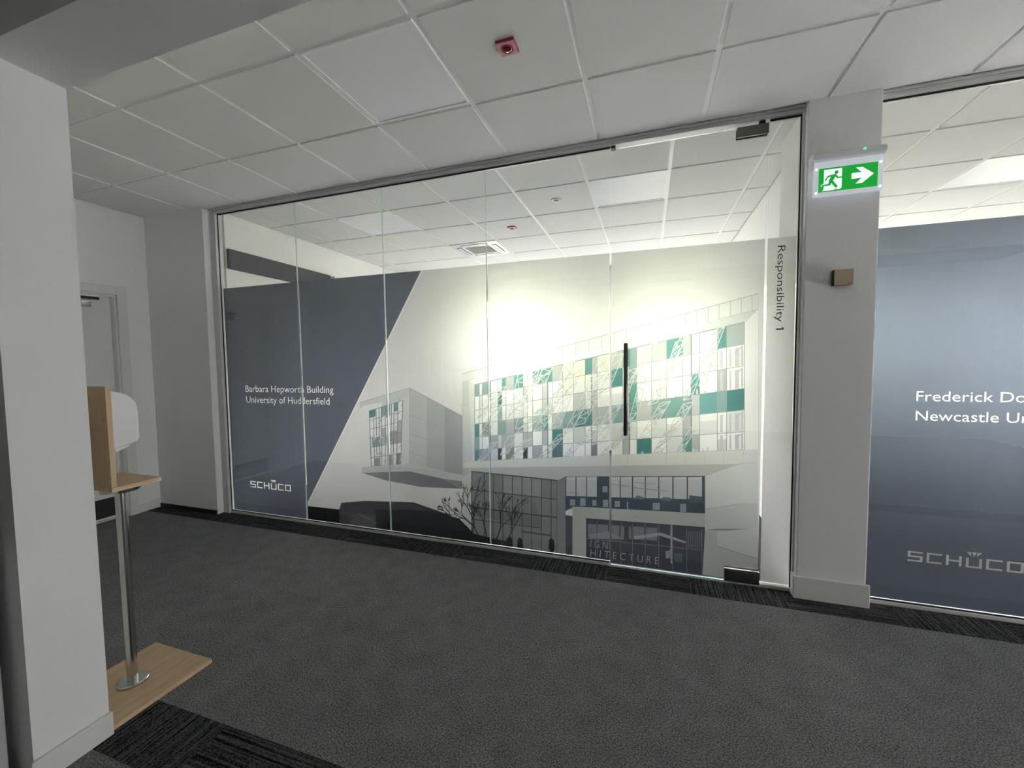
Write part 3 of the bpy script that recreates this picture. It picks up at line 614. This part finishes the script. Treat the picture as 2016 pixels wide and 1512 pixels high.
# ------------------------------------------------------------------ glazed screen with the mural, its glass door and the second screen
ZF = 2.068                                   # top edge of the film
INS = 0.004
def pane(root, x0, x1, z0, z1, art, base, zf0=None):
    p = child(MB().box(x0+0.0015, x1-0.0015, -0.006, 0.006, z0, z1).build('glass_pane', M['glass']), root)
    a, b, c, d = x0+INS, x1-INS, (zf0 if zf0 is not None else z0+0.004), ZF
    print_mesh('printed_artwork', art, base, a, b, c, d, p)
    MB().box(a, b, 0.010, 0.0115, c, d).build('frosted_film', M['frost'], p)
    return p
PX = [0.227, 1.099, 1.949, 2.808, 3.667]; DX = (3.672, 4.549); SX = (4.554, 4.706)
w1 = struct(empty('window_1', (2.4, 0, 0)), 'frameless glass screen printed with a white building and navy title panel', 'glass screen')
for i in range(4): pane(w1, PX[i], PX[i+1], 0.022, 2.722, ART, WHITE)
side = pane(w1, SX[0], SX[1], 0.022, 2.722, ART, WHITE)
# dark room name running down the side light
tr = text_tris('Responsibility 1'); xs = [p[0] for t in tr for p in t]; xa, xb = min(xs), max(xs)
mb = MB(); zt, ln, cap = 2.018, 0.478, 0.040; xbase = 4.607
for t in tr:
    try: mb.bm.faces.new([mb.bm.verts.new((xbase+p[1]/0.729*cap, -0.0072, zt-(p[0]-xa)/(xb-xa)*ln)) for p in t])
    except ValueError: pass
zs = zt-ln+0.0055                                              # flag of the figure one
mb.bm.faces.new([mb.bm.verts.new((xbase+cap-a, -0.0072, zs+b)) for a, b in ((0, 0), (0.0065, 0), (0.0125, 0.0105), (0.0085, 0.0105))])
bmesh.ops.remove_doubles(mb.bm, verts=mb.bm.verts[:], dist=1e-5)
lt = mb.build('lettering', M['vinyl'], side); lt['label'] = 'black room name reading down the glass'
def frame_member(root, name, boxes, m='frame', bev=0.003):
    mb = MB()
    for b in boxes: mb.box(*b)
    return child(mb.build(name, M[m], bevel=bev), root)
frame_member(w1, 'head_channel', [(0.165, 4.716, -0.034, 0.034, 2.727, 2.748), (0.165, 4.716, -0.022, 0.022, 2.748, 2.7605)])
frame_member(w1, 'head_trim', [(0.166, 4.716, -0.045, -0.0225, 2.7485, 2.7595)])
frame_member(w1, 'jamb', [(0.151, 0.222, -0.034, 0.034, 0.0, 2.7265)])
frame_member(w1, 'jamb', [(4.7085, 4.7165, -0.034, 0.034, 0.0, 2.7265)], bev=0.001)
frame_member(w1, 'sill_channel', [(0.2225, 3.667, -0.022, 0.022, 0.002, 0.021)], bev=0.002)
frame_member(w1, 'sill_channel', [(4.554, 4.708, -0.022, 0.022, 0.002, 0.021)], bev=0.002)
frame_member(w1, 'gasket', [(0.2225, 3.667, -0.012, -0.0065, 2.716, 2.7265)], 'gasket', 0)
frame_member(w1, 'gasket', [(4.554, 4.708, -0.012, -0.0065, 2.716, 2.7265)], 'gasket', 0)
frame_member(w1, 'gasket', [(0.2225, 0.2295, -0.012, -0.0065, 0.022, 2.716)], 'gasket', 0)
frame_member(w1, 'gasket', [(4.7025, 4.7084, -0.012, -0.0065, 0.022, 2.716)], 'gasket', 0)
frame_member(w1, 'gasket', [(0.2296, 3.667, -0.012, -0.0065, 0.0215, 0.029)], 'gasket', 0)
for x in PX[1:4]: frame_member(w1, 'glass_joint', [(x-0.0014, x+0.0014, -0.0055, 0.0055, 0.023, 2.716)], 'edge', 0)

d2 = struct(empty('door_2', (4.11, 0, 0)), 'frameless glass door printed with the facade, long dark pull handle', 'glass door')
dp = pane(d2, DX[0], DX[1], 0.012, 2.712, ART, WHITE, 0.014)
# pull handle: round bar with two stand-offs, on both faces of the glass
hx = 3.769
mb = MB().lathe([(0.0, 0.0), (0.009, 0.001), (0.0125, 0.006), (0.0125, 0.587), (0.009, 0.592), (0.0, 0.593)][1:-1], (hx, -0.06, 0.891), 'z', 24)
h = child(mb.build('pull_handle', M['handle'], smooth=True), d2)
for z in (0.96, 1.415): MB().lathe([(0.009, -0.060), (0.009, -0.0065)], (hx, 0, z), 'y', 16).build('stand_off', M['handle'], h)
MB().lathe([(0.009, 0.001), (0.0125, 0.006), (0.0125, 0.587), (0.009, 0.592)], (hx, 0.066, 0.891), 'z', 24).build('inner_bar', M['handle'], h, smooth=True)
frame_member(d2, 'patch_fitting', [(4.385, 4.547, -0.020, -0.0065, 2.652, 2.709)], 'darksteel', 0.002)
frame_member(d2, 'patch_fitting', [(4.385, 4.547, 0.0120, 0.024, 2.652, 2.709)], 'darksteel', 0.002)
pf = frame_member(d2, 'patch_fitting', [(4.357, 4.545, -0.022, -0.0065, 0.013, 0.080)], 'darksteel', 0.002)
MB().box(4.357, 4.545, -0.022, -0.0065, 0.0805, 0.092).build('cover_strip', M['steel'], pf, bevel=0.001)
frame_member(d2, 'patch_fitting', [(4.357, 4.545, 0.0120, 0.024, 0.013, 0.092)], 'darksteel', 0.002)
frame_member(d2, 'bottom_edge', [(3.674, 4.356, -0.0004, 0.0004, 0.004, 0.0115)], 'edge', 0)
frame_member(d2, 'pivot', [(4.50, 4.53, -0.014, 0.014, 2.7125, 2.7265)], 'gasket', 0.001)
frame_member(d2, 'door_stop', [(3.672, 3.70, -0.02, 0.02, 2.7135, 2.7265)], 'gasket', 0.001)

w2 = struct(empty('window_2', (6.6, 0, 0)), 'glass screen with plain navy printed film right of the column', 'glass screen')
QX = [5.056, 5.93, 6.80, 7.67, 8.54, 9.19]
for i in range(5): pane(w2, QX[i], QX[i+1], 0.022, 2.722, ART2, NAVY)
frame_member(w2, 'head_channel', [(5.049, 9.2, -0.034, 0.034, 2.727, 2.748), (5.049, 9.2, -0.022, 0.022, 2.748, 2.7605)])
frame_member(w2, 'head_trim', [(5.049, 9.2, -0.045, -0.0225, 2.7485, 2.7595)])
frame_member(w2, 'sill_channel', [(5.049, 9.2, -0.022, 0.022, 0.002, 0.021)], bev=0.002)
frame_member(w2, 'gasket', [(5.049, 9.2, -0.012, -0.0065, 2.716, 2.7265)], 'gasket', 0)
frame_member(w2, 'gasket', [(5.049, 9.2, -0.012, -0.0065, 0.0215, 0.029)], 'gasket', 0)
frame_member(w2, 'gasket', [(5.049, 5.0575, -0.012, -0.0065, 0.029, 2.716)], 'gasket', 0)
for x in QX[1:5]: frame_member(w2, 'glass_joint', [(x-0.0014, x+0.0014, -0.0055, 0.0055, 0.023, 2.716)], 'edge', 0)

# far windows of the rooms: slim frames and panes
for n, (a, b, c, d) in enumerate(FAR_WINDOWS):
    r = struct(empty('window_%d' % (n+3), ((a+b)/2, YB+0.1, c)), ['tall window behind the mural glass beside the room corner', 'tall window behind the printed glass door', 'tall window behind the navy film near the column', 'tall window behind the navy film at its far end'][n], 'window')
    m = (a+b)/2
    child(MB().box(a, a+0.05, YB+0.06, YB+0.11, c, d).box(b-0.05, b, YB+0.06, YB+0.11, c, d).box(a+0.05, b-0.05, YB+0.06, YB+0.11, c, c+0.05).box(a+0.05, b-0.05, YB+0.06, YB+0.11, d-0.05, d).box(m-0.025, m+0.025, YB+0.06, YB+0.11, c+0.05, d-0.05).build('window_frame', M['whitepaint']), r)
    for x0, x1 in ((a+0.05, m-0.025), (m+0.025, b-0.05)): child(MB().box(x0, x1, YB+0.08, YB+0.09, c+0.05, d-0.05).build('pane', M['glass']), r)

# ------------------------------------------------------------------ ceiling fittings
def led_panel(c, label, s=0.574):
    x, y = c; r = prop(empty('ceiling_light', (x, y, ZC)), label, 'light panel', 'flat square light panels in the ceilings')
    f = 0.012
    mb = MB().box(-s/2, s/2, -s/2, -s/2+f, -0.009, 0.003).box(-s/2, s/2, s/2-f, s/2, -0.009, 0.003).box(-s/2, -s/2+f, -s/2+f, s/2-f, -0.009, 0.003).box(s/2-f, s/2, -s/2+f, s/2-f, -0.009, 0.003)
    mb.build('frame', M['tee'], r); MB().box(-s/2+f, s/2-f, -s/2+f, s/2-f, -0.005, 0.003).build('diffuser', M['led'], r)
led_panel(LED_C, 'white square light panel in the corridor ceiling beside the red sounder')
led_panel(LED_1, 'white square light panel in the room ceiling above the navy panel')
led_panel(LED_2, 'white square light panel in the room ceiling above the glass door')
led_panel(LED_3, 'white square light panel in the ceiling behind the navy film')
def sounder(x, y, z, label, s=0.042):
    r = prop(empty('fire_sounder', (x, y, z)), label, 'fire alarm', 'red fire sounders on the ceilings')
    MB().box(-s, s, -s, s, -0.016, -0.004).build('base', M['red'], r, bevel=0.002)
    MB().box(-s+0.002, s-0.002, -s+0.002, s-0.002, -0.0185, -0.0161).build('face_plate', M['pinkwhite'], r, bevel=0.0008)
    d = MB().lathe([(0.020, -0.0186), (0.020, -0.022), (0.014, -0.026), (0.006, -0.028)], (0, 0, 0), 'z', 28).build('beacon_dome', M['redclear'], r, smooth=True)
    MB().lathe([(0.026, -0.0186), (0.026, -0.0225), (0.0205, -0.0225), (0.0205, -0.0186)], (0, 0, 0), 'z', 28).build('dome_ring', M['red'], d)
sounder(3.31, -0.978, ZC-0.004, 'red square fire sounder on the corridor ceiling tile')
sounder(2.56, 1.36, ZC-0.004, 'red square fire sounder on the room ceiling behind the glass')
r = prop(empty('occupancy_sensor', (3.144, 0.80, ZC-0.008)), 'small round white sensor with dark centre on the room ceiling', 'sensor')
MB().lathe([(0.045, -0.0005), (0.045, -0.006), (0.038, -0.010), (0.024, -0.010)], (0, 0, 0), 'z', 28).build('ring', M['plastic'], r, smooth=True)
MB().lathe([(0.022, -0.0102), (0.020, -0.014), (0.010, -0.016)], (0, 0, 0), 'z', 24).build('lens', M['darksteel'], r, smooth=True)
r = prop(empty('air_conditioning_cassette', (AC[0], AC[1], ZC)), 'white square air conditioning cassette with four slots in the room ceiling', 'air conditioner')
s = 0.296
mb = MB().box(-s, s, -s, -0.16, -0.016, 0.003).box(-s, s, 0.16, s, -0.016, 0.003).box(-s, -0.16, -0.16, 0.16, -0.016, 0.003).box(0.16, s, -0.16, 0.16, -0.016, 0.003)
mb.build('fascia', M['plastic'], r)
gq = MB().box(-0.158, 0.158, -0.158, 0.158, -0.012, 0.003).build('intake_grille', M['grille'], r)
for k in range(9): MB().box(-0.15, 0.15, -0.148+k*0.035, -0.142+k*0.035, -0.015, -0.0122).build('slat', M['grille'], gq)
for sx, sy, ax in ((0, -1, 'x'), (0, 1, 'x'), (-1, 0, 'y'), (1, 0, 'y')):
    c = 0.225
    b = (-0.17, 0.17, sy*c-0.03, sy*c+0.03) if ax == 'x' else (sx*c-0.03, sx*c+0.03, -0.17, 0.17)
    v = MB().box(b[0], b[1], b[2], b[3], -0.0175, -0.0165).build('air_slot', M['darkpanel'], r)
    k = 0.012; e = (b[0]+k, b[1]-k, b[2]+k, b[3]-k)
    MB().box(e[0], e[1], e[2], e[3], -0.020, -0.0176).build('vane', M['plastic'], v)

# ------------------------------------------------------------------ exit sign and room device on the column
ex = prop(empty('exit_sign', (4.878, -0.076, 2.23)), 'green running man exit sign with white right arrow on column', 'exit sign')
def ex_add(mb, name, m, parent=None, **k):
    o = mb.build(name, M[m], **k); o.parent = parent or ex
    if not parent: o.matrix_parent_inverse = Matrix.Translation(-Vector(ex.location))
    return o
YS = -0.140
hs = ex_add(MB().prism([(-0.0765, 2.402), (-0.135, 2.402), (-0.156, 2.410), (-0.163, 2.424), (-0.156, 2.440), (-0.135, 2.450), (-0.0765, 2.452)], 'x', 4.722, 5.036), 'housing', 'plastic', bevel=0.003)
ex_add(MB().lathe([(0.0045, -0.1655), (0.0045, -0.158)], (4.941, 0, 2.432), 'y', 14), 'status_light', 'ledgreen', hs)
ex_add(MB().box(4.7215, 4.727, -0.148, -0.120, 2.37, 2.425), 'end_clip', 'steel', hs)
ac = ex_add(MB().box(4.729, 5.028, YS, YS+0.004, 2.222, 2.4015), 'acrylic_plate', 'signedge')
gp = ex_add(MB().box(4.752, 5.006, YS-0.0025, YS-0.0005, 2.245, 2.366), 'green_panel', 'signgreen', ac)
gx0, gx1, gz0, gz1 = 4.752, 5.006, 2.245, 2.366
def flat(polys, y0, y1):
    mb = MB()
    for pts in polys: mb.prism([(gx0+u*(gx1-gx0), gz0+v*(gz1-gz0)) for u, v in pts], 'y', y0, y1)
    return mb
def sline(a, b, w):
    A = (a[0]*2.1, a[1]); B = (b[0]*2.1, b[1]); dx, dy = B[0]-A[0], B[1]-A[1]; n = math.hypot(dx, dy); nx, ny = -dy/n*w/2, dx/n*w/2
    return [((A[0]+nx)/2.1, A[1]+ny), ((B[0]+nx)/2.1, B[1]+ny), ((B[0]-nx)/2.1, B[1]-ny), ((A[0]-nx)/2.1, A[1]-ny)]
ex_add(flat([[(0.09, 0.10), (0.40, 0.10), (0.40, 0.93), (0.09, 0.93)], [(0.055, 0.045), (0.27, 0.045), (0.31, 0.10), (0.09, 0.10)], [(0.30, 0.06), (0.36, 0.06), (0.40, 0.10), (0.33, 0.10)], [(0.03, 0.24), (0.05, 0.32), (0.09, 0.34), (0.09, 0.27)]], YS-0.0034, YS-0.0026), 'doorway', 'signwhite', ac)
ex_add(flat([[(0.565, 0.41), (0.735, 0.41), (0.635, 0.20), (0.745, 0.20), (0.935, 0.53), (0.745, 0.86), (0.635, 0.86), (0.735, 0.65), (0.565, 0.65)]], YS-0.0034, YS-0.0026), 'arrow', 'signwhite', ac)
mb = flat([sline((0.265, 0.66), (0.205, 0.42), 0.15), sline((0.205, 0.64), (0.30, 0.68), 0.075), sline((0.22, 0.665), (0.155, 0.62), 0.068), sline((0.16, 0.64), (0.115, 0.47), 0.05), sline((0.29, 0.66), (0.335, 0.53), 0.068), sline((0.33, 0.545), (0.40, 0.55), 0.05),
    sline((0.21, 0.46), (0.185, 0.28), 0.10), sline((0.20, 0.285), (0.055, 0.27), 0.07), sline((0.215, 0.45), (0.315, 0.15), 0.10)], YS-0.0044, YS-0.0036)
hc = (gx0+0.305*(gx1-gx0), gz0+0.775*(gz1-gz0))
mb.lathe([(0.0085, YS-0.0044), (0.0085, YS-0.0036)], (hc[0], 0, hc[1]), 'y', 20)
ex_add(mb, 'running_figure', 'signgreen', ac)
for x in (4.741, 5.017):
    for z in (2.243, 2.364): ex_add(MB().lathe([(0.005, YS-0.006), (0.005, YS-0.0005)], (x, 0, z), 'y', 14), 'fixing_stud', 'screw', ac)
dv = prop(empty('room_sensor', (4.885, -0.076, 1.80)), 'small square beige wall device with dark side on the column', 'wall sensor')
def dv_add(mb, name, m, **k):
    o = mb.build(name, M[m], **k); o.parent = dv; o.matrix_parent_inverse = Matrix.Translation(-Vector(dv.location)); return o
dv_add(MB().box(4.842, 4.930, -0.104, -0.0765, 1.761, 1.843), 'body', 'dark', bevel=0.004)
dv_add(MB().box(4.846, 4.932, -0.110, -0.1045, 1.760, 1.844), 'front_cover', 'beige', bevel=0.002)
dv_add(MB().box(4.906, 4.924, -0.1104, -0.1101, 1.768, 1.7705), 'mark', 'dark')

# ------------------------------------------------------------------ hand sanitiser stand and dispenser
st = prop(empty('sanitiser_stand', (1.805, -1.657, 0)), 'oak board floor stand on a steel pole beside the wall end', 'stand')
def s_add(mb, name, m, par=None, **k): 
    o = mb.build(name, M[m], **k); o.parent = par or st
    if not par: o.matrix_parent_inverse = Matrix.Translation(-Vector(st.location))
    return o
s_add(MB().box(1.612, 1.996, -1.842, -1.468, 0.0005, 0.019), 'base_board', 'wood', bevel=0.0015)
s_add(MB().lathe([(0.055, 0.0195), (0.055, 0.029), (0.052, 0.032), (0.022, 0.032)], (1.805, -1.67, 0), 'z', 36), 'floor_flange', 'steel', smooth=True)
s_add(MB().lathe([(0.0195, 0.0325), (0.0195, 0.8525)], (1.805, -1.67, 0), 'z', 32), 'pole', 'steel', smooth=True)
s_add(MB().lathe([(0.024, 0.853), (0.062, 0.856), (0.064, 0.860), (0.064, 0.8835)], (1.805, -1.67, 0), 'z', 36), 'top_flange', 'steel', smooth=True)
s_add(MB().box(1.662, 1.930, -1.762, -1.590, 0.884, 0.902), 'shelf', 'wood', bevel=0.0015)
s_add(MB().box(1.662, 1.928, -1.762, -1.744, 0.9025, 1.298), 'back_board', 'woodv', bevel=0.0015)
sd = prop(empty('soap_dispenser', (1.80, -1.743, 1.03)), 'white rounded soap dispenser fixed to the oak board', 'dispenser')
def sd_add(mb, name, m, **k):
    o = mb.build(name, M[m], **k); o.parent = sd; o.matrix_parent_inverse = Matrix.Translation(-Vector(sd.location)); return o
yb = -1.737
prof = [(yb, 1.030), (yb+0.085, 1.050), (yb+0.112, 1.060), (yb+0.120, 1.075), (yb+0.119, 1.19)]
for k in range(1, 9):
    t = k/8*math.pi/2; prof.append((yb+0.119*math.cos(t)**0.85 if k < 8 else yb, 1.19+0.088*math.sin(t)))
sd_add(MB().prism(prof, 'x', 1.735, 1.860), 'cover', 'plastic', bevel=0.010, seg=3, smooth=True)
sd_add(MB().box(1.738, 1.857, -1.7438, -1.7372, 1.025, 1.275), 'back_plate', 'grille', bevel=0.002)
sd_add(MB().prism([(yb+0.045, 1.022), (yb+0.095, 1.036), (yb+0.098, 1.050), (yb+0.045, 1.0375)], 'x', 1.765, 1.83), 'push_bar', 'plastic', bevel=0.003)

# ------------------------------------------------------------------ things in the rooms and outside
prop(MB().box(0.2105, 0.245, 0.07, 1.345, 2.262, 2.441).build('wall_panel', M['darkpanel'], bevel=0.002), 'long charcoal panel high on the white room wall', 'wall panel')
prop(MB().box(0.2105, 0.29, 1.36, 1.62, 2.25, 2.43).build('wall_box', M['whitepaint'], bevel=0.003), 'white box on the room wall after the charcoal panel', 'wall box')
b = prop(empty('bench', (2.67, 1.25, 0)), 'low blue upholstered bench blurred behind the frosted film', 'bench')
MB().box(-0.7, 0.7, -0.25, 0.25, 0.30, 0.45).build('seat', M['blue'], b, bevel=0.03)
for sx in (-0.62, 0.62):
    for sy in (-0.2, 0.2): MB().lathe([(0.018, 0.0005), (0.022, 0.2995)], (sx, sy, 0), 'z', 14).build('leg', M['steel'], b)
prop(MB().box(-6, 16, 3.85, 30, -0.2, -0.05).build('ground', M['paving']), 'pale paved ground outside the far windows', 'ground', kind='structure')
def bush(x, y, rx, rz, label, seed):
    bm = bmesh.new(); bmesh.ops.create_icosphere(bm, subdivisions=4, radius=1.0)
    g = random.Random(seed); ph = [(g.uniform(2, 7), g.uniform(0, 6), Vector((g.gauss(0, 1), g.gauss(0, 1), g.gauss(0, 1))).normalized()) for _ in range(14)]
    for v in bm.verts:
        d = v.co.normalized(); k = 1+sum(0.035*math.sin(f*2*d.dot(a)+p) for f, p, a in ph)
        v.co = Vector((d.x*rx*k, d.y*rx*0.7*k, max(-0.05, rz*0.5+d.z*rz*0.55*k)))
    mb = MB(); mb.bm.free(); mb.bm = bm
    o = mb.build('hedge_shrub', M['leaf'], smooth=True); o.location = (x, y, -0.05)
    prop(o, label, 'shrub', 'shrubs outside the far windows')
for i in range(8): bush(-2.2+1.8*i, 8.0, 0.80, 2.85+0.15*((i*7) % 3), 'lime green shrub of the front row outside the far windows', 20+i)
for i in range(9): bush(-3.1+1.8*i, 9.8, 0.74, 3.25+0.15*((i*5) % 3), 'lime green shrub of the back row outside the far windows', 40+i)
# things standing before the wall end at the left edge
prop(MB().box(1.35, 1.925, -2.30, -2.075, 0.0005, 0.83).build('cabinet', M['grey'], bevel=0.006), 'pale grey low cabinet against the near face of the wall end', 'cabinet')
prop(MB().box(1.45, 1.88, -2.26, -2.085, 0.8305, 1.15).build('equipment_box', M['dark'], bevel=0.012), 'black box standing on the pale grey cabinet', 'box')
